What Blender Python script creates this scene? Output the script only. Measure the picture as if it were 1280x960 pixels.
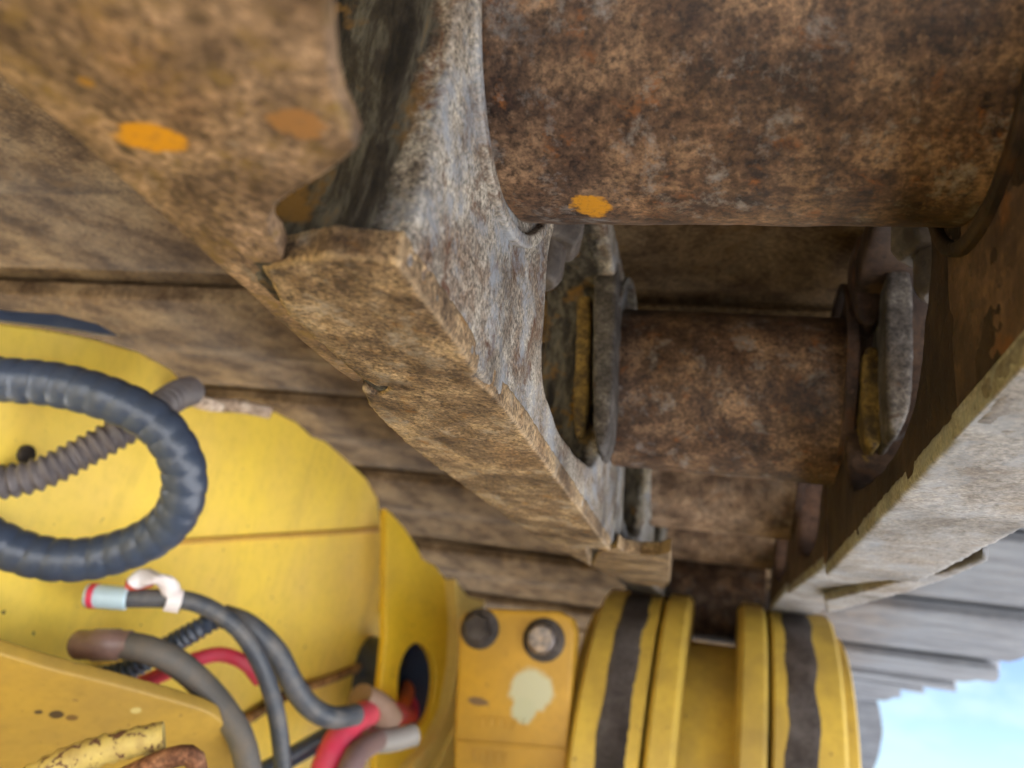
import bpy, bmesh, math, random
from mathutils import Vector, Matrix, noise
random.seed(7)
SC = bpy.context.scene
COL = SC.collection
for o in list(bpy.data.objects): bpy.data.objects.remove(o)

# ------------------------------------------------------------------ frames
# chain frame: x across the track, y along the top run (away), z up through the shoes,
# origin at the lens.  The top run climbs gently to the front of the machine.
SLOPE = math.radians(8.0)
EYE_H = 0.80
M_CH = Matrix.Translation((0, 0, EYE_H)) @ Matrix.Rotation(SLOPE, 4, 'X')
FPX = 1040.0                                   # focal length for a 1280 px wide frame
ax_x = Vector((3890, 253, -1040)).normalized()
ax_y = Vector((253, 385, 1040)); ax_y = (ax_y - ax_x * ax_x.dot(ax_y)).normalized()
ax_z = ax_x.cross(ax_y)
R3 = Matrix((ax_x, ax_y, ax_z))                # lens axes (x right, y down, z forward) -> chain frame

def C(x, y, z): return M_CH @ Vector((x, y, z))
def ray(px, py): return R3 @ Vector(((px - 640) / FPX, (py - 480) / FPX, 1.0))
def onx(px, py, v): r = ray(px, py); return r * (v / r.x)
def ony(px, py, v): r = ray(px, py); return r * (v / r.y)
def onz(px, py, v): r = ray(px, py); return r * (v / r.z)
def dep(px, py, d): return ray(px, py) * d

# ------------------------------------------------------------------ camera
cam = bpy.data.cameras.new('camera'); co = bpy.data.objects.new('camera', cam); COL.objects.link(co)
rot = Matrix((R3.col[0], -R3.col[1], -R3.col[2])).transposed().to_4x4()
co.matrix_world = M_CH @ rot
cam.sensor_width = 36; cam.lens = FPX / 1280 * 36
cam.clip_start = 0.005; cam.clip_end = 4000
cam.dof.use_dof = True; cam.dof.focus_distance = 0.210; cam.dof.aperture_fstop = 15.0
SC.camera = co

# ------------------------------------------------------------------ sky, sun, exposure
SUN_EL, SUN_AZ = math.radians(64), math.radians(105)    # azimuth from +Y towards +X
w = bpy.data.worlds.new('World'); SC.world = w; w.use_nodes = True
nt = w.node_tree; bg = nt.nodes['Background']
sky = nt.nodes.new('ShaderNodeTexSky'); sky.sky_type = 'NISHITA'; sky.sun_disc = False
sky.sun_elevation = SUN_EL; sky.sun_rotation = SUN_AZ
sky.air_density = 0.65; sky.dust_density = 0.3; sky.ozone_density = 1.5
# thin broken cloud over the whole sky
tcw = nt.nodes.new('ShaderNodeTexCoord'); mpw = nt.nodes.new('ShaderNodeMapping'); mpw.inputs['Scale'].default_value = (1, 1, 2.2)
nzw = nt.nodes.new('ShaderNodeTexNoise'); nzw.inputs['Scale'].default_value = 14; nzw.inputs['Detail'].default_value = 5
rpw = nt.nodes.new('ShaderNodeValToRGB'); rpw.color_ramp.elements[0].position = .46; rpw.color_ramp.elements[1].position = .64
mxw = nt.nodes.new('ShaderNodeMix'); mxw.data_type = 'RGBA'; mxw.inputs[7].default_value = (2.9, 3.9, 4.2, 1)
mlw = nt.nodes.new('ShaderNodeMath'); mlw.operation = 'MULTIPLY'; mlw.inputs[1].default_value = .75
nt.links.new(tcw.outputs['Generated'], mpw.inputs[0]); nt.links.new(mpw.outputs[0], nzw.inputs['Vector']); nt.links.new(nzw.outputs['Fac'], rpw.inputs[0])
nt.links.new(rpw.outputs[0], mlw.inputs[0]); nt.links.new(mlw.outputs[0], mxw.inputs[0]); nt.links.new(sky.outputs[0], mxw.inputs[6])
nt.links.new(mxw.outputs[2], bg.inputs[0]); bg.inputs[1].default_value = 0.05
sl = bpy.data.lights.new('sun', 'SUN'); sl.energy = 5.0; sl.angle = math.radians(8); sl.color = (1, .97, .93)
so = bpy.data.objects.new('sun', sl); COL.objects.link(so)
sd = Vector((math.sin(SUN_AZ) * math.cos(SUN_EL), math.cos(SUN_AZ) * math.cos(SUN_EL), math.sin(SUN_EL)))
so.rotation_euler = (-sd).to_track_quat('-Z', 'Y').to_euler(); so.location = (4, 0, 5)
SC.view_settings.view_transform = 'Standard'; SC.view_settings.look = 'None'
SC.view_settings.gamma = 1; SC.view_settings.use_curve_mapping = False
SC.view_settings.exposure = 2.48
SC.render.engine = 'CYCLES'
SC.cycles.max_bounces = 6; SC.cycles.diffuse_bounces = 4; SC.cycles.glossy_bounces = 2; SC.cycles.transmission_bounces = 1
SC.cycles.caustics_reflective = False; SC.cycles.caustics_refractive = False

# ------------------------------------------------------------------ materials
def srgb(c): return tuple(((v / 255) / 12.92 if v / 255 <= .04045 else ((v / 255 + .055) / 1.055) ** 2.4) for v in c) + (1,)
class N:
    def __init__(s, name):
        s.m = bpy.data.materials.new(name); s.m.use_nodes = True; s.t = s.m.node_tree
        s.b = s.t.nodes['Principled BSDF']; s.tc = s.t.nodes.new('ShaderNodeTexCoord').outputs['Object']
    def n(s, kind, **kw):
        o = s.t.nodes.new(kind)
        for k, v in kw.items(): setattr(o, k, v)
        return o
    def set(s, sock, v):
        if hasattr(v, 'links') or isinstance(v, bpy.types.NodeSocket): s.t.links.new(v, sock)
        else: sock.default_value = v
    def vec(s, scale):
        m = s.n('ShaderNodeMapping'); s.set(m.inputs[0], s.tc); m.inputs['Scale'].default_value = scale; return m.outputs[0]
    def noise(s, scale, detail=6, rough=.6, vec=None, dist=0):
        o = s.n('ShaderNodeTexNoise'); s.set(o.inputs['Vector'], vec or s.tc)
        o.inputs['Scale'].default_value = scale; o.inputs['Detail'].default_value = detail
        o.inputs['Roughness'].default_value = rough; o.inputs['Distortion'].default_value = dist
        return o.outputs['Fac']
    def ramp(s, f, stops):
        o = s.n('ShaderNodeValToRGB'); s.set(o.inputs[0], f); e = o.color_ramp.elements
        while len(e) < len(stops): e.new(.5)
        for k, (p, c) in zip(e, stops): k.position = p; k.color = c if isinstance(c, tuple) else (c, c, c, 1)
        return o.outputs[0]
    def mix(s, f, a, b, mode='MIX'):
        o = s.n('ShaderNodeMix', data_type='RGBA', blend_type=mode)
        s.set(o.inputs[0], f); s.set(o.inputs[6], a); s.set(o.inputs[7], b); return o.outputs[2]
    def math(s, op, a, b=0.0, c=0.0):
        o = s.n('ShaderNodeMath', operation=op); s.set(o.inputs[0], a); s.set(o.inputs[1], b); s.set(o.inputs[2], c); return o.outputs[0]
    def spot(s, p, r, jag=.35, scale=90, vec=None):
        # soft-edged patch of paint round local point p
        a = s.n('ShaderNodeVectorMath', operation='SUBTRACT'); s.set(a.inputs[0], s.tc); a.inputs[1].default_value = p
        d = s.n('ShaderNodeVectorMath', operation='DIVIDE'); s.set(d.inputs[0], a.outputs[0]); d.inputs[1].default_value = r
        l = s.n('ShaderNodeVectorMath', operation='LENGTH'); s.set(l.inputs[0], d.outputs[0])
        nz = s.math('MULTIPLY', s.math('SUBTRACT', s.noise(scale, 3), .5), jag * 2)
        return s.ramp(s.math('ADD', l.outputs['Value'], nz), [(.74, 1.), (1.0, 0.)])
    def bump(s, h, strength, dist):
        o = s.n('ShaderNodeBump'); o.inputs['Strength'].default_value = strength; o.inputs['Distance'].default_value = dist
        s.set(o.inputs['Height'], h); s.set(s.b.inputs['Normal'], o.outputs[0])

YEL = srgb((222, 164, 18)); PAINT = srgb((228, 150, 22))
def steel(name, dark, mid, light, accent=None, acc=(.56, .66), grey=None, gr=(.55, .68), spots=(), scale=60, fine=420,
          rough=.8, bump=.5, metal=0.0, stretch=(1, 1, 1), speck=.42, under=None, dust_or_lit=None, edges=False, spec=.18, mac=1.0):
    """weathered steel: cloudy rust, fine speckle, orange bloom, rubbed grey metal, leftover paint"""
    k = N(name); v = k.vec(stretch)
    big = k.noise(scale, 5, .68, v); col = k.ramp(big, [(.34, srgb(dark)), (.5, srgb(mid)), (.66, srgb(light))])
    fn = k.noise(fine, 3, .75, v)
    col = k.mix(speck, col, k.ramp(fn, [(.34, .04), (.5, .48), (.66, 1.)]), 'OVERLAY')
    sp1 = k.noise(fine * .45, 3, .7, k.vec((stretch[0] * 1.07, stretch[1] * .93, stretch[2])))
    col = k.mix(k.ramp(sp1, [(.60, 0.), (.70, .4)]), col, srgb([min(255, c * 1.18) for c in light]))
    col = k.mix(k.ramp(sp1, [(.32, .5), (.42, 0.)]), col, srgb([c * .62 for c in dark]))
    if accent:
        m = k.ramp(k.noise(scale * 1.7, 5, .75, v, .3), [(acc[0], 0.), (acc[1], 1.)]); col = k.mix(m, col, k.mix(fn, srgb(accent), srgb([c * .62 for c in accent])))
    if grey:
        m = k.ramp(k.noise(scale * 1.15, 6, .78, k.vec((1.1, .9, 1.3)), .2), [(gr[0], 0.), (gr[1], 1.)])
        col = k.mix(m, col, k.mix(fn, srgb([c * .8 for c in grey]), srgb(grey)))
    pit = k.n('ShaderNodeTexVoronoi'); k.set(pit.inputs['Vector'], v); pit.inputs['Scale'].default_value = fine * .8
    pm = k.ramp(pit.outputs['Distance'], [(.10, .0), (.32, 1.)])
    pm2 = k.ramp(k.noise(fine * .35, 4, .6, v), [(.52, 1.), (.62, 0.)])
    pits = k.math('MAXIMUM', pm, pm2)
    col = k.mix(k.math('MULTIPLY', k.math('SUBTRACT', 1.0, pits), .4), col, srgb([c * .45 for c in dark]))
    macro = k.noise(scale * .28, 4, .6, k.vec((1.0, 1.15, .9)), .4)     # broad patches of redder and darker rust
    col = k.mix(mac, col, k.ramp(macro, [(.34, (.40, .35, .31, 1)), (.45, (.86, .83, .80, 1)), (.55, (1.10, 1.08, 1.06, 1)), (.68, (1.10, .98, .84, 1))]), 'MULTIPLY')
    if edges:      # rubbed arrises and dirt-filled hollows
        pt = k.n('ShaderNodeNewGeometry').outputs['Pointiness']
        pt = k.math('ADD', pt, k.math('MULTIPLY', k.math('SUBTRACT', fn, .5), .03))
        col = k.mix(k.ramp(pt, [(.52, 0.), (.58, .35)]), col, srgb([min(240, c * 1.22) for c in light]))
        col = k.mix(k.ramp(pt, [(.43, .8), (.485, 0.)]), col, srgb((52, 34, 20)))
    if dust_or_lit:       # side light on the shoe's outer end, put into the colour
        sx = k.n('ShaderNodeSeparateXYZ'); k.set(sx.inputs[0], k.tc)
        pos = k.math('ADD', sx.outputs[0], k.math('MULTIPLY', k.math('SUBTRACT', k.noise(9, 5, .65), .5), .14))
        m = k.ramp(k.math('DIVIDE', k.math('SUBTRACT', pos, dust_or_lit[0]), dust_or_lit[1] - dust_or_lit[0]), [(0., 0.), (1., .92)])
        col = k.mix(m, col, k.ramp(k.noise(40, 6, .7, k.vec((.35, 1.6, 1))), [(.36, srgb(dust_or_lit[2])), (.62, srgb(dust_or_lit[3]))]))
    if under:      # grime and old paint, darkened as recess shade, on every face but the rubbed inner one (local x above `under[0]`)
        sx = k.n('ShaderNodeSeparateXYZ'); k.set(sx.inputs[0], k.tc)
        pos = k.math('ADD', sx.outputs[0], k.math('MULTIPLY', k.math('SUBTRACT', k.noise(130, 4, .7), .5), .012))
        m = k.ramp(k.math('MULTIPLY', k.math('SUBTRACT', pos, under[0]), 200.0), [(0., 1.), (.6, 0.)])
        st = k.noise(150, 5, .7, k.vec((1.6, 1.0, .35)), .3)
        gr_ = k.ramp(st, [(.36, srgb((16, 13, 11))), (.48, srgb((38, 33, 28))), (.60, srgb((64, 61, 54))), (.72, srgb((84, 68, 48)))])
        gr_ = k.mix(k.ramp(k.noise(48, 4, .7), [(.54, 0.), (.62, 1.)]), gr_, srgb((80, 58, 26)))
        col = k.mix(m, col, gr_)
    for p, r, c, jag in spots:
        col = k.mix(k.math('MULTIPLY', k.spot(p, r, jag, .8 / max(1e-4, min(r))), k.ramp(fn, [(.30, .55), (.48, 1.)])), col, c)
    k.set(k.b.inputs['Base Color'], col)
    k.set(k.b.inputs['Roughness'], k.math('MULTIPLY_ADD', fn, .35, rough - .2)); k.b.inputs['Metallic'].default_value = metal
    k.b.inputs['Specular IOR Level'].default_value = spec
    h = k.math('ADD', k.math('MULTIPLY', fn, .5), k.math('ADD', k.math('MULTIPLY', pits, .55), k.math('MULTIPLY', big, .25)))
    k.bump(h, bump * .6, .0006)
    return k.m
def paint(name, base=(226, 172, 24), dirt=(120, 88, 40), dirty=.35, rough=.42, chips=.70, spots=(), scale=14, rust=(84, 58, 38)):
    """yellow enamel with dusty film, scuffs and chips down to brown metal"""
    k = N(name)
    a = k.noise(scale, 6, .6); col = k.mix(k.ramp(a, [(.40, 0.), (.72, dirty)]), srgb(base), srgb(dirt))
    col = k.mix(k.ramp(k.noise(scale * 12, 4, .6), [(.45, 0.), (.8, .35)]), col, srgb([c * .8 for c in base]))
    runs = k.ramp(k.noise(scale * 2.2, 5, .65, k.vec((1.0, 1.0, .18))), [(.54, 0.), (.78, .28)])
    col = k.mix(runs, col, srgb([c * .62 for c in dirt]))
    cm = k.math('MAXIMUM', k.ramp(k.noise(scale * 3.2, 6, .7, None, .8), [(chips, 0.), (chips + .02, 1.)]), k.ramp(k.noise(scale * 16, 3, .6), [(.70, 0.), (.73, .9)]))
    col = k.mix(cm, col, srgb(rust))
    for p, r, c, jag in spots: col = k.mix(k.spot(p, r, jag, 60), col, c)
    k.set(k.b.inputs['Base Color'], col); k.set(k.b.inputs['Roughness'], k.math('MULTIPLY_ADD', a, .35, rough - .12))
    k.bump(k.math('ADD', k.math('MULTIPLY', k.noise(scale * 14, 3), .25), k.math('SUBTRACT', 1., cm)), .35, .0008)
    return k.m
def rubber(name, c, rough=.5, bump=.3, dust_or_lit=(120, 112, 104), d=.35):
    k = N(name); a = k.noise(70, 5, .65)
    k.set(k.b.inputs['Base Color'], k.mix(k.ramp(a, [(.42, 0.), (.75, d)]), srgb(c), srgb(dust_or_lit)))
    k.set(k.b.inputs['Roughness'], k.math('MULTIPLY_ADD', a, .3, rough - .15)); k.bump(k.noise(500, 3), bump, .0005)
    return k.m

hose_blk = rubber('black_hose_wrap', (54, 63, 80), .34, .25, (78, 84, 94), .35)
hose_gry = rubber('grey_hose', (62, 66, 74), .5, .2, (140, 130, 118), .5)
cond = rubber('grey_conduit', (92, 86, 88), .5, .2, (140, 126, 116), .4)
red = rubber('red_hose', (222, 62, 92), .45, .1, (200, 120, 120), .3)

def loc_of(p, org): return M_CH @ Vector(p) - C(*org)

# ------------------------------------------------------------------ builders
def tag(o, label, cat, group=None):
    o['label'] = label; o['category'] = cat
    if group: o['group'] = group
    return o
def empty(name, base, label, cat, group=None):
    o = bpy.data.objects.new(name, None); COL.objects.link(o); o.location = C(*base); o.empty_display_size = .02
    return tag(o, label, cat, group)
def world_loc(o):
    v = Vector((0, 0, 0))
    while o is not None: v += o.location; o = o.parent
    return v
def finish(name, bm, mat, parent=None, origin=None, smooth=40, bevel=0, seg=2):
    """bm in chain coordinates -> object; local origin = given point (chain) or the parent's"""
    bmesh.ops.remove_doubles(bm, verts=bm.verts, dist=1e-6)
    bmesh.ops.recalc_face_normals(bm, faces=bm.faces)
    org = C(*origin) if origin is not None else (world_loc(parent) if parent else C(*(sum((v.co for v in bm.verts), Vector()) / len(bm.verts))))
    for v in bm.verts: v.co = M_CH @ v.co - org
    lim = math.radians(smooth)
    for e in bm.edges:
        e.smooth = not (len(e.link_faces) == 2 and e.calc_face_angle(0) > lim)
    for f in bm.faces: f.smooth = True
    me = bpy.data.meshes.new(name); bm.to_mesh(me); bm.free()
    o = bpy.data.objects.new(name, me); COL.objects.link(o)
    if mat: me.materials.append(mat)
    if parent: o.parent = parent; o.location = org - world_loc(parent)
    else: o.location = org
    if bevel:
        b = o.modifiers.new('bevel', 'BEVEL'); b.width = bevel; b.segments = seg; b.limit_method = 'ANGLE'; b.angle_limit = math.radians(35)
    return o
TEX = {}
def rough_up(o, voxel, strength=.0006, size=.006, strength2=0.0, size2=.03):
    """remesh and dent a part so that its edges and faces are worn"""
    r = o.modifiers.new('remesh', 'REMESH'); r.mode = 'VOXEL'; r.voxel_size = voxel; r.use_smooth_shade = True
    for s, z in ((strength, size), (strength2, size2)):
        if s <= 0: continue
        key = round(z, 5)
        if key not in TEX:
            t = bpy.data.textures.new('dents', 'CLOUDS'); t.noise_scale = z; t.noise_depth = 3; TEX[key] = t
        d = o.modifiers.new('dents', 'DISPLACE'); d.texture = TEX[key]; d.strength = s * 2; d.mid_level = .5; d.texture_coords = 'LOCAL'
    return o
def prism(outer, fn, lo, hi, holes=(), bevel=0.0, bres=2):
    """2-D outline (with holes) -> solid; fn(u,v,w) gives chain coordinates, w runs lo..hi"""
    cu = bpy.data.curves.new('outline', 'CURVE'); cu.dimensions = '2D'; cu.fill_mode = 'BOTH'
    for poly in [outer] + list(holes):
        s = cu.splines.new('POLY'); s.points.add(len(poly) - 1); s.use_cyclic_u = True
        for p, q in zip(s.points, poly): p.co = (q[0], q[1], 0, 1)
    cu.extrude = max((hi - lo) / 2 - bevel, 1e-5); cu.bevel_depth = bevel; cu.bevel_resolution = bres; cu.offset = -bevel
    ob = bpy.data.objects.new('outline', cu)
    COL.objects.link(ob); dg = bpy.context.evaluated_depsgraph_get(); me = bpy.data.meshes.new_from_object(ob.evaluated_get(dg))
    bm = bmesh.new(); bm.from_mesh(me)
    mid = (lo + hi) / 2
    for v in bm.verts: v.co = Vector(fn(v.co.x, v.co.y, v.co.z + mid))
    bpy.data.objects.remove(ob); bpy.data.curves.remove(cu); bpy.data.meshes.remove(me)
    return bm
def smooth_poly(pts, n=6):
    out = []
    L = len(pts)
    for i in range(L):
        p0, p1, p2, p3 = [Vector(pts[(i + k) % L]) for k in (-1, 0, 1, 2)]
        for j in range(n):
            t = j / n
            out.append(tuple(.5 * ((2 * p1) + (-p0 + p2) * t + (2 * p0 - 5 * p1 + 4 * p2 - p3) * t * t + (-p0 + 3 * p1 - 3 * p2 + p3) * t ** 3)))
    return out
def spline(pts, step=.004):
    pts = [Vector(p) for p in pts]; P = [2 * pts[0] - pts[1]] + pts + [2 * pts[-1] - pts[-2]]; out = []
    for i in range(1, len(P) - 2):
        p0, p1, p2, p3 = P[i - 1:i + 3]; n = max(2, int((p2 - p1).length / step))
        for j in range(n):
            t = j / n
            out.append(.5 * ((2 * p1) + (-p0 + p2) * t + (2 * p0 - 5 * p1 + 4 * p2 - p3) * t * t + (-p0 + 3 * p1 - 3 * p2 + p3) * t ** 3))
    out.append(pts[-1]); return out
def tube(pts, rad, step=.004, seg=16, spl=True, cap=True):
    """swept round section; rad is a number or a function of (arc length, angle)"""
    path = spline(pts, step) if spl else [Vector(p) for p in pts]
    bm = bmesh.new(); rings = []; s = 0; u = None
    for i, p in enumerate(path):
        t = (path[min(i + 1, len(path) - 1)] - path[max(i - 1, 0)]).normalized()
        if u is None: u = t.orthogonal().normalized()
        u = (u - t * u.dot(t)).normalized(); v = t.cross(u)
        if i: s += (p - path[i - 1]).length
        ring = []
        for k in range(seg):
            a = 2 * math.pi * k / seg; r = rad(s, a) if callable(rad) else rad
            ring.append(bm.verts.new(p + (u * math.cos(a) + v * math.sin(a)) * r))
        rings.append(ring)
    for a, b in zip(rings, rings[1:]):
        for k in range(seg): bm.faces.new((a[k], a[(k + 1) % seg], b[(k + 1) % seg], b[k]))
    if cap: bm.faces.new(rings[0][::-1]); bm.faces.new(rings[-1])
    return bm
def lathe(prof, cy, cz, seg=72, cx=0.0, axis='x', closed=False):
    """profile [(along, radius)] turned round an axis parallel to x (default) through (cy,cz)"""
    bm = bmesh.new(); rings = []
    for (h, r) in prof:
        ring = []
        for k in range(seg):
            a = 2 * math.pi * k / seg
            ring.append(bm.verts.new((cx + h, cy + r * math.cos(a), cz + r * math.sin(a))))
        rings.append(ring)
    pr = list(zip(rings, rings[1:])) + ([(rings[-1], rings[0])] if closed else [])
    for a, b in pr:
        for k in range(seg): bm.faces.new((a[k], a[(k + 1) % seg], b[(k + 1) % seg], b[k]))
    if not closed: bm.faces.new(rings[0][::-1]); bm.faces.new(rings[-1])
    return bm
def turned(prof, p, d, seg=20, hexa=False):
    """profile [(along, radius)] turned round direction d from p"""
    d = Vector(d).normalized(); u = d.orthogonal().normalized(); v = d.cross(u); p = Vector(p)
    n = 6 if hexa else seg; bm = bmesh.new(); rings = []
    for (h, r) in prof:
        rings.append([bm.verts.new(p + d * h + (u * math.cos(2 * math.pi * k / n) + v * math.sin(2 * math.pi * k / n)) * r) for k in range(n)])
    for a, b in zip(rings, rings[1:]):
        for k in range(n): bm.faces.new((a[k], a[(k + 1) % n], b[(k + 1) % n], b[k]))
    bm.faces.new(rings[0][::-1]); bm.faces.new(rings[-1]); return bm
def join(*bms):
    out = bmesh.new()
    for b in bms:
        me = bpy.data.meshes.new('t'); b.to_mesh(me); b.free(); out.from_mesh(me); bpy.data.meshes.remove(me)
    return out

# ------------------------------------------------------------------ setting: the yard
k = N('packed_gravel'); a = k.noise(1.5, 8, .7)
k.set(k.b.inputs['Base Color'], k.ramp(a, [(.3, srgb((188, 188, 188))), (.7, srgb((212, 212, 212)))])); k.b.inputs['Roughness'].default_value = .95
k.bump(k.noise(40, 6), .6, .01)
bm = bmesh.new()
gs = [-2000, -300, -60, -12, -4, -1.5, 0, 1.5, 4, 12, 60, 300, 2000]
gv = [[bm.verts.new((x, y, 0)) for x in gs] for y in gs]
for j in range(len(gs) - 1):
    for i in range(len(gs) - 1): bm.faces.new((gv[j][i], gv[j][i + 1], gv[j + 1][i + 1], gv[j + 1][i]))
me = bpy.data.meshes.new('ground'); bm.to_mesh(me); bm.free(); me.materials.append(k.m)
g = bpy.data.objects.new('ground', me); COL.objects.link(g); g['kind'] = 'structure'

# ------------------------------------------------------------------ track shoes
SHOE_L, SHOE_R = -.60, .392
PATH = spline([(0, -.30, .178), (0, 0, .183), (0, .40, .186), (0, .72, .183), (0, .93, .160), (0, 1.16, .112), (0, 1.36, .078), (0, 1.62, .060),
               (0, 1.95, .054), (0, 2.14, .036), (0, 2.27, -.03), (0, 2.32, -.13), (0, 2.30, -.26), (0, 2.22, -.38), (0, 2.08, -.47)], .005)
ARC = [0.]
for a, b in zip(PATH, PATH[1:]): ARC.append(ARC[-1] + (b - a).length)
def on_path(s):
    for i in range(len(ARC) - 1):
        if ARC[i + 1] >= s:
            t = (s - ARC[i]) / (ARC[i + 1] - ARC[i]); p = PATH[i].lerp(PATH[i + 1], t); d = (PATH[i + 1] - PATH[i]).normalized()
            return p, d, Vector((0, -d.z, d.y))
    d = (PATH[-1] - PATH[-2]).normalized(); return PATH[-1] + d * (s - ARC[-1]), d, Vector((0, -d.z, d.y))
PITCH = .225
shoe_mat = steel('shoe_steel', (54, 40, 26), (86, 69, 49), (108, 90, 66), accent=(106, 80, 46), acc=(.55, .75), grey=(104, 92, 74), gr=(.58, .8), scale=30, fine=460, rough=.9, bump=.35, speck=.45, spec=.06, mac=.35, dust_or_lit=(.06, .24, (82, 85, 92), (102, 106, 113)))
# section of one shoe: (along pitch, height); inner face first, then grousers on the outside
SEC = [(-.117, .002), (-.100, .0), (-.05, -.001), (-.022, .0), (-.012, .007), (.02, .0075), (.060, .007), (.078, .007), (.088, .012), (.096, .0155), (.112, .016), (.124, .0155),
       (.124, .027), (.100, .029), (.085, .028), (.075, .060), (.062, .060), (.055, .021), (.012, .020), (.006, .052), (-.008, .052), (-.014, .016),
       (-.06, .014), (-.066, .050), (-.080, .050), (-.086, .014), (-.117, .013)]
def end_in(t):   # how far the shoe's end is cut back towards its corners
    u = abs(t + .01) / .115; return .024 * max(0, (u - .1) / .9) ** 2
def shoe_mesh(seed):
    bm = bmesh.new(); cols = 14; rings = []
    for i in range(cols + 1):
        f = i / cols; ring = []
        for (t, h) in SEC:
            cut = end_in(t); x = (SHOE_L + cut) * (1 - f) + (SHOE_R - cut) * f
            dz = .0015 * noise.noise(Vector((x * 6, t * 20, seed * 3.1)))
            ring.append(bm.verts.new((x, t, h + dz)))
        rings.append(ring)
    n = len(SEC)
    for a, b in zip(rings, rings[1:]):
        for j in range(n): bm.faces.new((a[j], a[(j + 1) % n], b[(j + 1) % n], b[j]))
    bm.faces.new(rings[0]); bm.faces.new(rings[-1][::-1]); return bm
shoe_words = ['nearest brown track shoe, over the chipped link at upper left', 'brown track shoe, second away from the lens along the upper run',
  'brown track shoe, third along the upper run, behind the yellow side panel edge', 'track shoe, fourth along the upper run, over the far bushings',
  'track shoe, fifth along the upper run, above the yellow roller', 'pale grey track shoe, sixth along the run, just past the roller',
  'pale grey track shoe, seventh along the run, right of the roller', 'pale grey track shoe, eighth along the run, right of the roller',
  'grey track shoe, ninth along the run, next to the sky corner', 'grey track shoe, tenth along the run, where the track bends down',
  'grey track shoe, eleventh along the run, on the downward bend', 'grey track shoe, twelfth along the run, low beside the sky', 'grey track shoe, last before the bottom edge of the frame']
# arc length of the shoe whose middle lies over the focused link
sB = min(range(len(PATH)), key=lambda i: abs(PATH[i].y - .318)); sB = ARC[sB]
for i in range(13):
    s = sB + (i - 1) * PITCH; p, d, nrm = on_path(s)
    bm = shoe_mesh(i)
    for v in bm.verts:
        x, t, h = v.co; q, dd, nn = p, d, nrm
        v.co = Vector((x, 0, 0)) + Vector((0, q.y, q.z)) + dd * t + nn * h
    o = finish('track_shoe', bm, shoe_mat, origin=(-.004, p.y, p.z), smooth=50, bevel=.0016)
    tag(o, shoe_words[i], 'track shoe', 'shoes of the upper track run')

# ------------------------------------------------------------------ track links
XL, XR = -.054, .046
ochre = (150, 116, 58)
rail_mat = steel('rail_steel', (62, 48, 35), (102, 84, 63), (140, 120, 92), accent=(136, 96, 44), acc=(.58, .72), grey=(140, 130, 116), gr=(.55, .70), scale=60, fine=900, bump=.5, speck=.8, edges=True)
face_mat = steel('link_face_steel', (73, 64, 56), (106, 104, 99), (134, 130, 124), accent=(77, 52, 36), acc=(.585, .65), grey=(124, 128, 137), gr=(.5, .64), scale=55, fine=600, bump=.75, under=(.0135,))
shaded_face = steel('link_face_shaded', (38, 28, 26), (58, 44, 38), (80, 62, 53), accent=(95, 62, 38), acc=(.56, .70), grey=(77, 69, 66), gr=(.62, .75), scale=40, fine=420, bump=.6)  # shade of the right links put into a darker face colour
lit_rail = steel('rail_lit_steel', (94, 89, 86), (112, 110, 110), (126, 126, 128), accent=(122, 106, 90), acc=(.58, .80), grey=(122, 127, 137), gr=(.48, .70), scale=45, fine=700, bump=.4, speck=.45)  # light on the right rails put into a paler colour
nut_mat = steel('nut_steel', (46, 41, 39), (66, 60, 57), (84, 78, 74), accent=(92, 64, 36), acc=(.6, .75), scale=70, fine=400, speck=.25, bump=.3, rough=.6)
old_paint = steel('old_yellow_paint', (50, 41, 28), (80, 65, 34), (108, 88, 44), accent=(56, 44, 32), acc=(.5, .62), scale=110, fine=420)

lo = (XL - .02, .26, .06); ro = (XR + .02, .26, .06)
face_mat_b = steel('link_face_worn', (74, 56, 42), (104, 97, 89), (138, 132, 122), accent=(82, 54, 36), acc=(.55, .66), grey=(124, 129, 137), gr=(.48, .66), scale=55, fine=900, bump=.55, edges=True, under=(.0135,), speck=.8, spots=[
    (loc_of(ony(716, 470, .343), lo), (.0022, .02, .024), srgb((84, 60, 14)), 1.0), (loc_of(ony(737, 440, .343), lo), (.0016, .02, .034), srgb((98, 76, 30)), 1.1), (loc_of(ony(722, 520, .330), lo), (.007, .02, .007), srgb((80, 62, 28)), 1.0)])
shaded_face_b = steel('link_face_shaded_painted', (26, 18, 16), (40, 29, 23), (55, 42, 33), accent=(65, 42, 23), acc=(.56, .70), grey=(53, 46, 41), gr=(.62, .75), scale=40, fine=420, bump=.6, spots=[
    (loc_of(ony(1122, 478, .335), ro), (.0070, .03, .024), srgb((72, 70, 70)), .9), (loc_of(ony(1091, 512, .346), ro), (.0050, .02, .018), srgb((98, 76, 28)), 1.0), (loc_of(ony(1100, 382, .346), ro), (.010, .02, .008), srgb((56, 40, 24)), 1.2)])  # base colours darkened further so the window wall reads as shaded
def arc_pts(cy, cz, r, a0, a1, n=10): return [(cy + r * math.cos(math.radians(a0 + (a1 - a0) * i / n)), cz + r * math.sin(math.radians(a0 + (a1 - a0) * i / n))) for i in range(n + 1)]
def window(dy): return smooth_poly([(.209 + dy, .118), (.213 + dy, .098), (.226 + dy, .0785), (.262 + dy, .0730), (.305 + dy, .0755), (.338 + dy, .083), (.352 + dy, .104), (.354 + dy, .135), (.340 + dy, .163), (.285 + dy, .170), (.228 + dy, .158)], 5)
outer_px = [(486, 483), (479, 490), (470, 494), (456, 489), (449, 487), (458, 506), (470, 521), (507, 555), (545, 585), (582, 611), (640, 653), (700, 688), (738, 708)]
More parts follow.
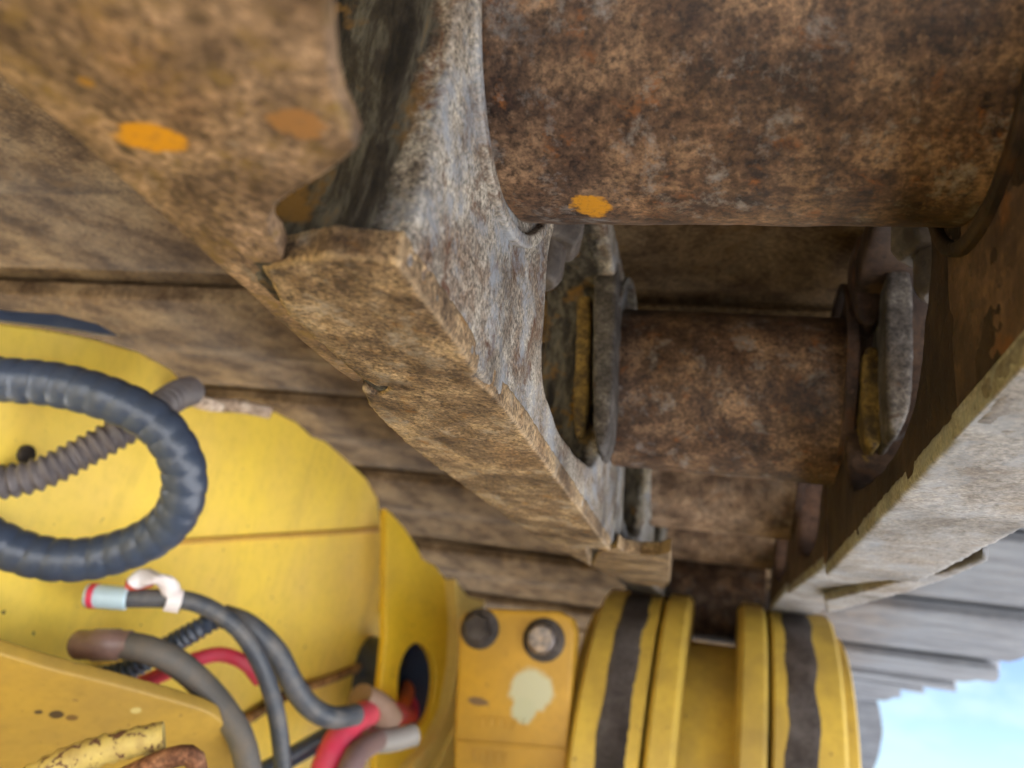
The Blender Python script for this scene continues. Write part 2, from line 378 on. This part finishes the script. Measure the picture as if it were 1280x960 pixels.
B_OUT = [(XL - p.x, p.y) for p in [onz(x, y, .0576) for x, y in outer_px]]
def link(side, dy, dz, tilt, label, mats, detail, near_end=True, chip=False, skip_rail=False, paint_wall=False):
    """one link plate: eye, window, web and running rail; side -1 left, +1 right of the chain"""
    fm, rm = mats; base = (XL if side < 0 else XR)
    piv = Vector((0, .16 + dy, .139))
    rotm = Matrix.Rotation(tilt, 3, 'X')
    def place(x, y, z):
        q = rotm @ (Vector((0, y, z)) - piv) + piv; return Vector((base + side * x, q.y, q.z + dz))
    t = empty('track_link', place(.02, .26 + dy, .06), label, 'track link', 'links of the upper track run')
    Y0 = .1165 + dy + (.300 - PITCH if dy > .1 else 0)
    outline = [(Y0 - .002, .0585), (Y0, .072), (Y0 + .001, .085), (Y0 + .001, .100), (Y0 - .001, .122), (Y0 + .003, .150), (Y0 + .012, .172), (Y0 + .03, .182),
               (.36 + dy, .182), (.395 + dy, .176), (.412 + dy, .155), (.416 + dy, .13), (.416 + dy, .095), (.410 + dy, .0585)]
    bm = prism(outline, lambda u, v, w_: place(w_, u, v), 0, .033, [window(dy)], .0014)
    plate = finish('side_plate', bm, fm, t)
    if detail: rough_up(plate, detail, .0003, .006, .0008, .03)
    if not skip_rail:
        # running rail in plan (u = distance out from the inner face, v = along)
        if near_end and dy <= .1: plan = [(.0, .1125), (.012, .1105), (.027, .116), (.0315, .135), (.0315, .180), (.0290, .1835), (.0300, .1885), (.0340, .1880), (.0385, .196), (.0385, .352), (.037, .398), (.030, .404), (.0, .4125)]
        else: plan = [(.0, .1935), (.0385, .186), (.0385, .352), (.037, .398), (.030, .404), (.0, .4125)]
        if chip: plan = [(.0, .1125), (.012, .1105), (.027, .116), (.0325, .135), (.0325, .172), (.0300, .178)] + B_OUT + [(.012, .4135)] + [(.0, .4125), (.0, .20), (.0005, .176), (.0020, .170), (.0026, .166), (.0006, .163), (.0, .150)]
        bm = prism([(u, v + dy) for u, v in plan], lambda u, v, w_: place(u - .0004, v, w_), .0576, .0640, (), .0006)
        r = finish('running_rail', bm, rm, t)
        if detail: rough_up(r, detail, .0004, .005, .0004, .025)
    # boss round the bushing end
    bm = prism(arc_pts(.16 + dy, .139, .046, 0, 354, 48), lambda u, v, w_: place(w_, u, v), -.002, .003, [arc_pts(.16 + dy, .139, .0425, 0, 354, 48)], .0008)
    finish('bushing_boss', bm, fm, t)
    # shoe bolt nut hanging inside the window
    for yy in (.262,):
        bm = join(turned([(0, .0165), (.022, .0165), (.026, .0140)], place(.017, yy + dy, .168), place(0, 0, -1) - place(0, 0, 0), hexa=True),
                  turned([(.0, .0095), (.036, .0095), (.040, .0075)], place(.017, yy + dy, .168), place(0, 0, -1) - place(0, 0, 0)))
        finish('shoe_nut', bm, nut_mat, t, bevel=.0012)
    if paint_wall:
        wall = [(.3565 + dy, .165), (.3565 + dy, .10), (.345 + dy, .082), (.339 + dy, .0845), (.3485 + dy, .105), (.3495 + dy, .150)]
        finish('painted_window_wall', prism(wall, lambda u, v, w_: place(w_, u, v), .010, .028, (), .001), old_paint, t)
    return t, place
# focused link on the left
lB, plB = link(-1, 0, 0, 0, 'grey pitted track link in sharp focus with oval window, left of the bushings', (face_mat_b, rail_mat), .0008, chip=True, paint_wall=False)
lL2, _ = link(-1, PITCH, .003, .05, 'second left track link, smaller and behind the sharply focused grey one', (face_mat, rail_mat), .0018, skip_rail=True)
def rise(x, y, z0=.060, k_=.055): r = ray(x, y); return r * ((z0 - k_ * .40) / (r.z - k_ * r.y))
tail = [rise(x, y) for x, y in ((772, 684), (780, 690), (800, 693), (822, 694), (838, 690), (837, 728), (828, 737), (800, 733), (762, 719), (739, 708), (748, 690))]
finish('running_rail', prism([(p.x, p.y) for p in tail], lambda u, v, w_: (u, v, w_ + .060 + .055 * (v - .40)), 0, .007, (), .0008), rail_mat, lL2)
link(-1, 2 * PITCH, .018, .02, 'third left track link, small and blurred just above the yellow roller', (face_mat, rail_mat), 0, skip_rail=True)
lR1, _ = link(1, 0, 0, 0, 'dark brown right track link with pale running rail', (shaded_face_b, lit_rail), .0014, paint_wall=False)
lR2, _ = link(1, PITCH, .003, .05, 'second right track link with pale rail, behind the dark brown one', (shaded_face, lit_rail), .002)
link(1, 2 * PITCH, .018, .02, 'third right track link, small, its pale rail meeting the roller', (shaded_face, lit_rail), 0)
link(1, -PITCH, 0, 0, 'nearest right track link, only a dark sliver at the upper right corner', (shaded_face, lit_rail), 0)
lug_grey = steel('lug_grey', (38, 34, 32), (58, 54, 52), (82, 78, 75), accent=(70, 50, 33), acc=(.6, .74), scale=80, fine=600, speck=.6)
def lug(parent, px_, y0, y1, mat):      # upright rounded bars cast on the far wall of each window
    q = [ony(x, y, y0) for x, y in px_]
    o = finish('window_lug', prism(smooth_poly([(p.x, p.z) for p in q], 4), lambda u, v, w_: (u, w_, v), y0, y1, (), .0016, 3), mat, parent); rough_up(o, .0009, .0004, .005)
lug(lR1, [(1109, 345), (1124, 330), (1139, 345), (1142, 430), (1140, 490), (1132, 525), (1120, 545), (1111, 525), (1107, 440)], .322, .356, lug_grey)
lug(lR1, [(1079, 445), (1090, 432), (1102, 445), (1105, 500), (1103, 545), (1094, 560), (1083, 548), (1078, 500)], .338, .358, old_paint)
lug(lR1, [(1070, 300), (1098, 290), (1104, 330), (1100, 395), (1084, 405), (1070, 380)], .336, .358, shaded_face)
lug(lB, [(744, 300), (758, 285), (770, 305), (769, 420), (763, 520), (752, 560), (742, 540), (741, 420)], .330, .356, lug_grey)
lug(lB, [(722, 360), (732, 348), (739, 362), (738, 450), (734, 520), (722, 545), (716, 520), (719, 440)], .342, .358, old_paint)
lip = [onz(x, y, .062) for x, y in ((1034, 766), (1066, 757), (1130, 740), (1190, 720), (1236, 699), (1231, 695), (1180, 713), (1135, 722), (1085, 736), (1030, 750))]
o = finish('rail_lip', prism([(p.x, p.y) for p in lip], lambda u, v, w_: (u, v, w_), .0612, .0672, (), .001), lit_rail, lR2); rough_up(o, .0012, .0004, .006)
# nearest left link: only its far end is in view
nl_org = onz(230, 200, .06)
nl_mat = steel('near_link_steel', (66, 51, 39), (98, 79, 60), (123, 101, 80), accent=(115, 91, 47), acc=(.52, .68), grey=(119, 107, 93), gr=(.58, .74), scale=80, fine=620, bump=.5, speck=.6,
    spots=[(loc_of(onz(186, 172, .0585), nl_org), (.0056, .0034, .02), srgb((164, 112, 12)), .5),
           (loc_of(onz(370, 154, .0585), nl_org), (.0036, .0032, .02), srgb((112, 78, 42)), 1.1),
           (loc_of(onz(107, 102, .0585), nl_org), (.0012, .0010, .02), srgb((118, 84, 30)), .6)])
nl = empty('track_link', nl_org, 'nearest left track link with torn lip and orange yellow paint fleck', 'track link', 'links of the upper track run')
px = [(-260, -60), (-30, 66), (0, 94), (90, 170), (200, 268), (300, 357), (372, 423), (418, 461), (440, 476), (449, 478), (456, 473), (453, 463), (430, 440), (405, 415), (382, 388), (372, 366), (362, 347), (351, 333), (354, 320), (347, 303), (338, 292), (337, 275), (346, 257), (368, 241), (400, 223), (425, 206), (446, 187), (438, 165), (424, 136), (416, 105), (411, 50), (409, 0), (404, -90), (390, -300), (-260, -300)]
poly = [onz(x, y, .0585) for x, y in px]
bm = prism([(p.x, p.y) for p in poly], lambda u, v, w_: (u, v, w_), .0585, .0625, (), .0007)
o = finish('running_rail', bm, nl_mat, nl, origin=nl_org)
bm = prism([(-.12, .062), (-.12, .18), (.06, .18), (.082, .165), (.084, .12), (.076, .062)], lambda u, v, w_: (w_, u, v), -.096, -.078, (), .002)
finish('side_plate', bm, nl_mat, nl, origin=nl_org)

# ------------------------------------------------------------------ bushings
def bush_mat(name, spots=(), far=False):
    if far: return steel(name, (60, 46, 36), (98, 80, 64), (130, 110, 90), accent=(122, 84, 50), acc=(.58, .74), grey=(118, 110, 102), gr=(.55, .72), scale=45, fine=400, bump=.4, speck=.4)
    return steel(name, (38, 25, 18), (70, 52, 38), (104, 82, 62), accent=(122, 74, 32), acc=(.58, .72), grey=(116, 110, 106), gr=(.54, .70), scale=70, fine=620, bump=.6, speck=.75, rough=.68, spec=.25, spots=spots)
b_words = ['large rusty bushing filling the upper right, orange paint fleck on its lower edge', 'rusty brown bushing between the two link windows',
           'small brown bushing, third from the lens', 'smallest brown bushing, fourth from the lens, above the roller channel', 'dark bushing sunk into the roller channel']
b_pos = [(.160, .1395), (.386, .1335), (.622, .148), (.842, .156), (.975, .094)]
for i, (by, bz) in enumerate(b_pos):
    org = (-.004, by, bz); r = (.0400, .0385, .0385, .0385, .043)[i]; sp = ()
    if i == 0:
        hit = None; rr = ray(738, 258)
        # where the sight line meets the sleeve
        A = rr.y ** 2 + rr.z ** 2; B = -2 * (rr.y * by + rr.z * bz); Cc = by * by + bz * bz - r * r; disc = max(0, B * B - 4 * A * Cc)
        hit = rr * ((-B - math.sqrt(disc)) / (2 * A))
        sp = [(loc_of(hit, org), (.0046, .006, .0036), srgb((166, 112, 12)), .8)]
    hw = .0505
    prof = [(-hw, r - .0015), (-hw + .001, r)] + [(-hw + .001 + (2 * hw - .002) * j / 40, r) for j in range(1, 40)] + [(hw - .001, r), (hw, r - .0015)]
    o = empty('track_bushing', (org[0], org[1], org[2]), b_words[i], 'bushing', 'bushings between the links')
    sl_ = finish('sleeve', lathe(prof, by, bz, 96, cx=org[0]), bush_mat('bushing_steel', sp, i in (2, 3)), o)
    if i < 2:
        d = sl_.modifiers.new('dents', 'DISPLACE')
        t = bpy.data.textures.new('pits', 'CLOUDS'); t.noise_scale = .012; t.noise_depth = 3; d.texture = t; d.strength = .0012; d.texture_coords = 'LOCAL'
    finish('pin', lathe([(-.099, .019), (-.098, .020), (.098, .020), (.099, .019)], by, bz, 40, cx=org[0]), nut_mat, o)

# ------------------------------------------------------------------ yellow roller under the chain
y_mat = paint('roller_yellow', (201, 168, 70), (126, 101, 56), .7, .45, .66)
worn = steel('worn_tread', (60, 54, 52), (78, 72, 71), (92, 87, 86), accent=(96, 82, 62), acc=(.62, .78), scale=24, fine=300, rough=.6, bump=.25, speck=.2)
RC = (.915, -.114)
roller = empty('carrier_roller', (-.004, RC[0], RC[1]), 'yellow track roller with two dark worn bands and a central channel', 'roller')
def ring(name, prof, mat, closed=False):
    return finish(name, lathe(prof, RC[0], RC[1], 120, cx=-.004, closed=closed), mat, roller, smooth=30)
for s in (-1, 1):
    f = lambda pts: [(s * a, b) for a, b in pts]
    ring('rim', f([(.050, .150), (.050, .199), (.052, .2015), (.103, .2015), (.106, .1985), (.106, .150)]), y_mat)
    # worn band with a ragged edge where the rail has rubbed the paint away
    bm = bmesh.new(); seg = 360; rows = 9; vs = []
    for k_ in range(seg):
        a = 2 * math.pi * k_ / seg; e1 = .0035 * noise.noise(Vector((k_ * .11, s * 5, 0))) + .0012 * noise.noise(Vector((k_ * .5, s * 5, 4))); e2 = .0035 * noise.noise(Vector((k_ * .11, s * 9, 8)))
        row = []
        for j in range(rows):
            x = s * (.060 + e1 + (.026 + e2 - e1) * j / (rows - 1)); rr = .2021 if 0 < j < rows - 1 else .2012
            row.append(bm.verts.new((-.004 + x, RC[0] + rr * math.cos(a), RC[1] + rr * math.sin(a))))
        vs.append(row)
    for k_ in range(seg):
        for j in range(rows - 1): bm.faces.new((vs[k_][j], vs[k_][j + 1], vs[(k_ + 1) % seg][j + 1], vs[(k_ + 1) % seg][j]))
    finish('worn_band', bm, worn, roller)
    ring('guide_flange', f([(.022, .150), (.022, .198), (.0265, .204), (.043, .204), (.0465, .200), (.0465, .150)]), y_mat)
    ring('side_disc', f([(.106, .10), (.106, .178), (.108, .182), (.116, .182), (.118, .178), (.118, .10)]), y_mat)
ring('channel_floor', [(-.060, .140), (-.060, .160), (.060, .160), (.060, .140)], y_mat)
ring('shaft', [(-.20, .03), (-.20, .034), (.17, .034), (.17, .03)], worn)

# ------------------------------------------------------------------ bracket plate beside the roller
BY = .735
bkt_org = ony(645, 900, BY)
bkt_mat = paint('bracket_yellow', (184, 139, 33), (121, 91, 45), .5, .5, .72, spots=[
    (loc_of(ony(663, 862, BY), bkt_org), (.021, .05, .020), srgb((176, 172, 140)), .45), (loc_of(ony(655, 888, BY), bkt_org), (.012, .05, .012), srgb((172, 170, 138)), .45),
    (loc_of(ony(595, 876, BY), bkt_org), (.012, .05, .004), srgb((110, 84, 52)), .6)])
bk = empty('roller_bracket', bkt_org, 'yellow bracket plate with two bolts and a bare primer patch', 'bracket')
o = finish('plate', prism([(p.x, p.z) for p in [ony(x, y, BY) for x, y in [(574, 775), (580, 766), (600, 760), (700, 764), (714, 772), (718, 790), (706, 1010), (566, 1010), (568, 900)]]],
        lambda u, v, w_: (u, w_, v), BY, BY + .030, (), .003), bkt_mat, bk, origin=bkt_org)
for (x, y, shiny) in ((600, 786, 0), (680, 800, 1)):
    p = ony(x, y, BY)
    b = finish('bolt', turned([(0, .0175), (.003, .0175), (.004, .016)] if not shiny else [(0, .0185), (.003, .0185), (.004, .0165)], p + Vector((0, .001, 0)), (0, -1, 0), 28), nut_mat, bk, bevel=.0006)
    finish('bolt_head', turned([(.0, .0125), (.010, .0125), (.012, .011)], p + Vector((0, -.003, 0)), (0, -1, 0), hexa=not shiny), nut_mat if not shiny else steel('bolt_steel', (70, 66, 70), (120, 114, 114), (170, 150, 130), scale=60, rough=.4, metal=.6, speck=.15, bump=.2), b, bevel=.001)
# unseen frame beam added to keep ground light off the chain, with its stem
grime = steel('light_block_brown', (50, 40, 26), (84, 68, 38), (118, 94, 46), scale=8, fine=120, bump=.3)
finish('bracket_stem', prism([(-.168, -.345), (-.112, -.345), (-.110, -.10), (-.207, -.10)], lambda u, v, w_: (u, w_, v), BY + .003, BY + .027, (), .002), bkt_mat, bk, origin=bkt_org)
finish('light_block_beam', prism([(-.19, -.52), (.19, -.52), (.19, -.355), (.17, -.335), (-.17, -.335), (-.19, -.355)], lambda u, v, w_: (u, w_, v), -.7, 1.35, (), .004), grime, bk, origin=bkt_org)
# raised casting marks, too worn to read
for i, (x, y, wd, ht) in enumerate([(603, 902, 3, 13), (613, 902, 7, 12), (624, 903, 7, 12), (634, 904, 3, 13), (645, 904, 8, 12), (656, 905, 3, 12),
                                    (592, 945, 3, 16), (602, 946, 4, 16), (612, 947, 3, 16), (622, 948, 4, 16), (632, 949, 3, 16)]):
    q = [ony(x + a_, y + b_, BY) for a_, b_ in ((-wd / 2, -ht / 2), (wd / 2, -ht / 2), (wd / 2, ht / 2), (-wd / 2, ht / 2))]
    finish('casting_mark', prism([(p.x, p.z) for p in q], lambda u, v, w_: (u, w_, v), BY - .0012, BY + .001, (), .0004), bkt_mat, bk, origin=bkt_org)
q = [ony(x, y, BY) for x, y in ((570, 925), (705, 934), (705, 938), (570, 929))]
finish('cast_rib', prism([(p.x, p.z) for p in q], lambda u, v, w_: (u, w_, v), BY - .002, BY + .001, (), .0008), bkt_mat, bk, origin=bkt_org)

# ------------------------------------------------------------------ yellow side panel of the machine
PX = -.36
panel_mat = paint('panel_yellow', (252, 218, 88), (226, 190, 112), .6, .42, .74, scale=9)
def on_panel(pts, v=PX): return [(p.y, p.z) for p in [onx(x, y, v) for x, y in pts]]
pn = empty('side_panel', onx(300, 760, PX), 'large bright yellow machine side panel behind the black hose loop', 'panel')
up = [(-60, 396), (0, 404), (60, 412), (120, 424), (175, 440), (215, 462), (240, 490), (262, 506), (310, 512), (345, 515), (372, 528), (390, 545), (408, 552), (432, 573), (458, 598), (472, 622), (477, 661), (220, 677), (-60, 700)]
finish('upper_sheet', prism(on_panel(up), lambda u, v, w_: (w_, u, v), PX - .010, PX, (), .002), panel_mat, pn)
lo_ = on_panel([(-60, 703), (220, 680), (477, 664), (477, 822)]) + [(1.25, .02), (1.25, -.62), (-.5, -.62), (-.5, .15), (.05, .15)]  # unseen stretch down and rearward added to block light from the left
finish('lower_sheet', prism(lo_, lambda u, v, w_: (w_, u, v), PX - .010, PX - .001, (), .0015), panel_mat, pn)
seam = [(200, 676), (330, 668), (477, 659), (477, 665), (330, 674), (200, 682)]
finish('seam_bead', prism(on_panel(seam, PX + .002), lambda u, v, w_: (w_, u, v), PX - .003, PX + .003, (), .001), paint('seam_paint', (206, 160, 70), (150, 110, 60), .5), pn)
finish('edge_strip', prism(on_panel([(472, 640), (482, 640), (482, 832), (472, 836)], PX), lambda u, v, w_: (w_, u, v), PX - .02, PX - .003, (), .001), worn, pn)
led = steel('ledge_rust', (96, 72, 50), (146, 112, 70), (180, 144, 92), accent=(120, 82, 50), scale=40, fine=300)
finish('rusty_ledge', tube([onx(300, 905, PX + .004), onx(360, 868, PX + .004), onx(420, 846, PX + .004), onx(474, 822, PX + .004)], .0045, .01, 10), led, pn)
for (x, y) in ((30, 568), (477, 762)):
    p = onx(x, y, PX); finish('panel_screw', turned([(0, .005), (.003, .005), (.004, .003)], p, (1, 0, 0), 12), nut_mat, pn)

# guard with the hose slot, right of the panel
def plane3(a, b, c):
    n = (b - a).cross(c - a).normalized()
    def f(x, y): r = ray(x, y); return r * (a.dot(n) / r.dot(n))
    u = (b - a).normalized(); v = n.cross(u); return f, a, u, v, n
gf, ga, gu, gv_, gn = plane3(dep(484, 700, .84), dep(565, 760, .90), dep(484, 950, .80))
if gn.dot(ga) > 0: gn_out = -gn
else: gn_out = gn
def g2(pts): return [((gf(x, y) - ga).dot(gu), (gf(x, y) - ga).dot(gv_)) for x, y in pts]
gplace = lambda u, v, w_: ga + gu * u + gv_ * v + gn_out * w_
gd = empty('hose_guard', gf(520, 950), 'yellow guard plate with tall oval hose slot beside the bracket', 'guard')
slot = smooth_poly(g2([(522, 803), (538, 815), (545, 845), (540, 885), (526, 908), (510, 912), (500, 890), (498, 850), (506, 818)]), 5)
face = [(483, 636), (492, 644), (506, 660), (520, 682), (529, 699), (543, 706), (556, 722), (566, 744), (566, 800), (560, 880), (548, 1000), (468, 1000), (474, 880), (482, 800)]
g_mat = paint('guard_yellow', (235, 196, 50), (169, 135, 62), .5, .4, .76, scale=12)
finish('face_plate', prism(g2(face), gplace, -.010, 0, [slot], .0015), g_mat, gd)
cream = paint('guard_edge_paint', (214, 192, 112), (180, 140, 84), .5, .45, .70, scale=25)
edge = [(556, 724), (566, 738), (572, 746), (592, 750), (594, 754), (580, 778), (575, 800), (573, 850), (562, 905), (536, 942), (505, 975), (495, 1000), (480, 1000), (498, 960), (528, 925), (548, 885), (558, 830), (560, 780)]
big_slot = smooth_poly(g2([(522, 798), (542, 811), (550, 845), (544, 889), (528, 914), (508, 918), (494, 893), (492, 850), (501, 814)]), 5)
finish('slot_shade_liner', prism(big_slot, gplace, -.10, -.0105, [slot], .0005), hose_blk, gd)  # dark liner and back added to stand for the shade inside the slot
finish('slot_shade_back', prism(big_slot, gplace, -.106, -.1005, (), .0005), hose_blk, gd)
finish('edge_flange', prism(g2(edge), gplace, -.006, .016, (), .002), cream, gd)
foot = [(500, 1000), (530, 950), (554, 905), (572, 876), (575, 960), (545, 1000)]
finish('foot_gusset', prism(g2(foot), gplace, .004, .022, (), .002), cream, gd)

# ------------------------------------------------------------------ lower left cover and peeling bracket
cf, ca, cu_, cv_, cn = plane3(dep(0, 820, .37), dep(280, 900, .44), dep(0, 960, .42))
c_out = cn if cn.dot(ca) < 0 else -cn
def c2(pts): return [((cf(x, y) - ca).dot(cu_), (cf(x, y) - ca).dot(cv_)) for x, y in pts]
cplace = lambda u, v, w_: ca + cu_ * u + cv_ * v + c_out * w_
cov_org = cf(140, 930)
cov = empty('frame_cover', cov_org, 'dusty yellow cover plate with chips, at lower left corner', 'cover')
finish('plate', prism(smooth_poly(c2([(-80, 800), (0, 818), (60, 836), (140, 856), (220, 878), (262, 892), (282, 910), (290, 940), (292, 1020), (-80, 1020)]), 4), cplace, -.008, 0, (), .0015),
       paint('cover_yellow', (178, 142, 58), (130, 104, 62), .5, .5, .74, scale=18, spots=[(loc_of(cf(71, 893), cov_org), (.0035, .0035, .0035), srgb((70, 52, 34)), .5),
         (loc_of(cf(48, 890), cov_org), (.002, .002, .002), srgb((80, 60, 38)), .5), (loc_of(cf(90, 897), cov_org), (.003, .003, .002), srgb((110, 80, 40)), .5), (loc_of(cf(170, 888), cov_org), (.003, .003, .003), srgb((196, 176, 110)), .4)]), cov, origin=cov_org)
pk = empty('peeling_bracket', dep(150, 990, .34), 'peeling cream yellow bar with brown rust at the bottom left edge', 'bracket')
finish('bar', tube([dep(20, 985, .33), dep(90, 950, .335), (dep(150, 932, .34)), dep(205, 920, .345)], lambda s, a: .0058 + .0007 * math.sin(s * 900 + a * 3), .003, 18),
       paint('peeling_paint', (196, 172, 96), (120, 84, 50), .7, .6, .55, scale=60, rust=(96, 64, 44)), pk)
finish('rusty_cap', tube([dep(150, 975, .335), dep(200, 952, .336), dep(236, 944, .338), dep(246, 960, .338), dep(244, 1000, .338)], .0042, .003, 14), steel('brown_rust', (70, 46, 36), (112, 76, 56), (146, 106, 80), scale=90, fine=500), pk)

# ------------------------------------------------------------------ hoses and cables
def wrap(r, pitch, depth):   # spiral guard: flat turns with grooves between them
    def f(s, a):
        t = ((s / pitch) + a / (2 * math.pi)) % 1.0; return r - depth * max(0, 1 - min(t, 1 - t) / .16) + .0004 * math.sin(t * math.pi)
    return f
loop = [(-90, 462, .40), (0, 474, .40), (70, 481, .40), (140, 500, .40), (196, 530, .405), (228, 580, .41), (226, 630, .415), (196, 668, .42), (140, 692, .42), (80, 700, .415), (20, 688, .41), (-60, 650, .40)]
o = tag(finish('wrapped_hose', tube([dep(*p) for p in loop], wrap(.0106, .0096, .0006), .0016, 24), hose_blk, origin=dep(-60, 560, .40)), 'thick black spiral wrapped hose looping in front of the yellow panel', 'hose')
rib = lambda r, p, d: (lambda s, a: r - d * (.5 + .5 * math.cos(2 * math.pi * s / p)))
cdp = [(-60, 606, .42), (0, 603, .425), (50, 592, .43), (105, 565, .44), (150, 540, .45), (195, 512, .47), (222, 494, .49), (240, 488, .51)]
tag(finish('corrugated_conduit', tube([dep(*p) for p in cdp], rib(.0092, .0052, .0022), .0008, 18), cond, origin=dep(100, 565, .44)), 'grey corrugated conduit passing behind the black hose loop', 'conduit')
tag(finish('bare_rod', tube([dep(232, 496, .54), dep(262, 505, .55), dep(300, 508, .56), dep(338, 516, .57)], lambda s, a: .0050 - .02 * max(0, s - .02), .004, 12), steel('rod_pale', (150, 126, 104), (188, 168, 150), (214, 200, 188), scale=60), origin=dep(280, 505, .55)), 'pale grey rod end poking out right of the hose loop', 'rod')
tag(finish('rubber_strip', prism([(p.y, p.z) for p in [onx(x, y, -.352) for x, y in ((-60, 380), (0, 388), (60, 392), (110, 404), (138, 420), (70, 410), (0, 402), (-60, 396))]], lambda u, v, w_: (w_, u, v), -.358, -.345, (), .001), hose_blk), 'dark rubber strip along the top edge of the yellow panel', 'strip')
# capped cable with a white tie
c1 = empty('capped_cable', dep(190, 746, .47), 'grey cable with pale blue cap and red ring, tied in white', 'cable')
finish('cable', tube([dep(*p) for p in [(150, 748, .465), (200, 748, .47), (240, 752, .475), (275, 768, .48), (305, 795, .485), (330, 840, .49), (345, 890, .49), (352, 940, .49), (356, 1010, .49)]], .0052, .004, 16), hose_gry, c1)
cap = finish('cap', tube([dep(108, 744, .463), dep(132, 746, .464), dep(160, 748, .466)], .0066, .004, 18), rubber('pale_blue_plastic', (190, 214, 226), .3, .05, d=.1), c1, bevel=.001)
finish('red_ring', tube([dep(114, 744.5, .463), dep(121, 745, .463)], .0070, .002, 18), red, cap)
white = rubber('white_tape', (232, 226, 224), .5, .4, (210, 170, 160), .4)
finish('white_tie', tube([dep(208, 748, .47), dep(226, 751, .473)], lambda s, a: .0066 + .0005 * math.sin(a * 5), .002, 18), white, c1)
finish('tie_tail', tube([dep(218, 742, .468), dep(206, 728, .466), dep(192, 722, .465), dep(178, 722, .464), dep(166, 730, .463)], lambda s, a: .0042 + .0012 * math.sin(a * 2 + s * 400), .002, 12), white, c1)
finish('red_tag', tube([dep(158, 731, .466), dep(172, 730, .467), dep(190, 727, .468)], .0034, .003, 10), rubber('red_tag', (206, 84, 60), .5, .1), c1)
tag(finish('thick_grey_hose', tube([dep(*p) for p in [(278, 770, .50), (310, 782, .50), (345, 815, .505), (366, 855, .51), (388, 884, .52), (415, 897, .53), (445, 893, .55)]], .0070, .004, 18), hose_gry, origin=dep(345, 815, .505)), 'thick grey hose curving down right towards the slotted guard', 'hose')
f1 = empty('fitted_hose', dep(180, 815, .44), 'dusty brown grey hose with a dull metal end fitting', 'hose')
finish('hose', tube([dep(*p) for p in [(150, 806, .44), (185, 812, .44), (220, 828, .445), (255, 858, .45), (285, 895, .45), (305, 935, .45), (318, 1010, .45)]], .0072, .004, 18), rubber('dusty_hose', (84, 80, 76), .65, .3, (124, 106, 86), .5), f1)
fit = finish('end_fitting', turned([(0, .0062), (.002, .0075), (.010, .0075), (.011, .0082), (.024, .0082), (.025, .0074), (.030, .0074)], dep(92, 806, .44), dep(160, 806, .44) - dep(92, 806, .44), 24), rubber('fitting_metal', (134, 106, 98), .4, .2, (70, 52, 46), .7), f1)
finish('fitting_bore', turned([(-.001, .0050), (.004, .0050)], dep(92, 806, .44), dep(160, 806, .44) - dep(92, 806, .44), 20), hose_blk, fit)
tag(finish('ribbed_sleeve', tube([dep(*p) for p in [(120, 848, .50), (165, 835, .50), (215, 805, .50), (250, 785, .50), (275, 770, .505)]], rib(.0066, .0042, .0014), .0008, 16), hose_blk, origin=dep(215, 805, .50)), 'short dark ribbed sleeve between the two cut cable ends', 'sleeve')
tag(finish('red_pipe', tube([dep(*p) for p in [(130, 862, .515), (170, 856, .515), (205, 842, .515), (240, 826, .515), (275, 818, .52), (305, 828, .52), (325, 850, .525)]], .0046, .004, 14), red, origin=dep(205, 842, .515)), 'thin red pipe half hidden behind the grey cables', 'hose')
tag(finish('red_hose', tube([dep(*p) for p in [(392, 1010, .56), (408, 960, .57), (424, 925, .585), (445, 900, .62), (470, 888, .70), (495, 892, .80), (512, 895, .86), (526, 860, .90), (532, 830, .925)]], .0105, .004, 16), red, origin=dep(424, 925, .585)), 'bright red hose running up into the oval guard slot', 'hose')
tag(finish('orange_hose', tube([dep(*p) for p in [(470, 905, .78), (492, 890, .82), (505, 874, .86), (512, 856, .90)]], .0085, .004, 14), rubber('orange_hose', (226, 110, 40), .45, .1), origin=dep(500, 875, .84)), 'short orange hose end entering the oval guard slot', 'hose')
cl = empty('hose_clamp', dep(470, 890, .66), 'pale worn clamp block holding the hoses at the guard slot', 'clamp')
finish('block', tube([dep(450, 870, .66), dep(470, 884, .67), dep(486, 905, .68)], lambda s, a: .0120 + .0018 * math.sin(a * 2 + s * 60), .004, 16), rubber('pale_clamp', (140, 112, 94), .6, .4, (104, 82, 62), .6), cl)
finish('band', tube([dep(455, 925, .655), dep(485, 926, .665), dep(518, 918, .68)], .0090, .004, 14), rubber('grey_clamp_band', (150, 144, 138), .5, .2), cl)
tag(finish('brown_elbow_hose', tube([dep(*p) for p in [(420, 1010, .55), (436, 965, .56), (448, 940, .58), (470, 925, .62)]], .0085, .004, 14), rubber('mauve_hose', (128, 100, 98), .6, .2), origin=dep(436, 965, .56)), 'dull mauve brown hose beside the bright red one', 'hose')
tag(finish('cross_hose', tube([dep(*p) for p in [(330, 965, .58), (375, 940, .59), (420, 915, .60), (452, 902, .62)]], .0070, .004, 14), hose_blk, origin=dep(375, 940, .59)), 'dark hose crossing behind the lower grey cables', 'hose')
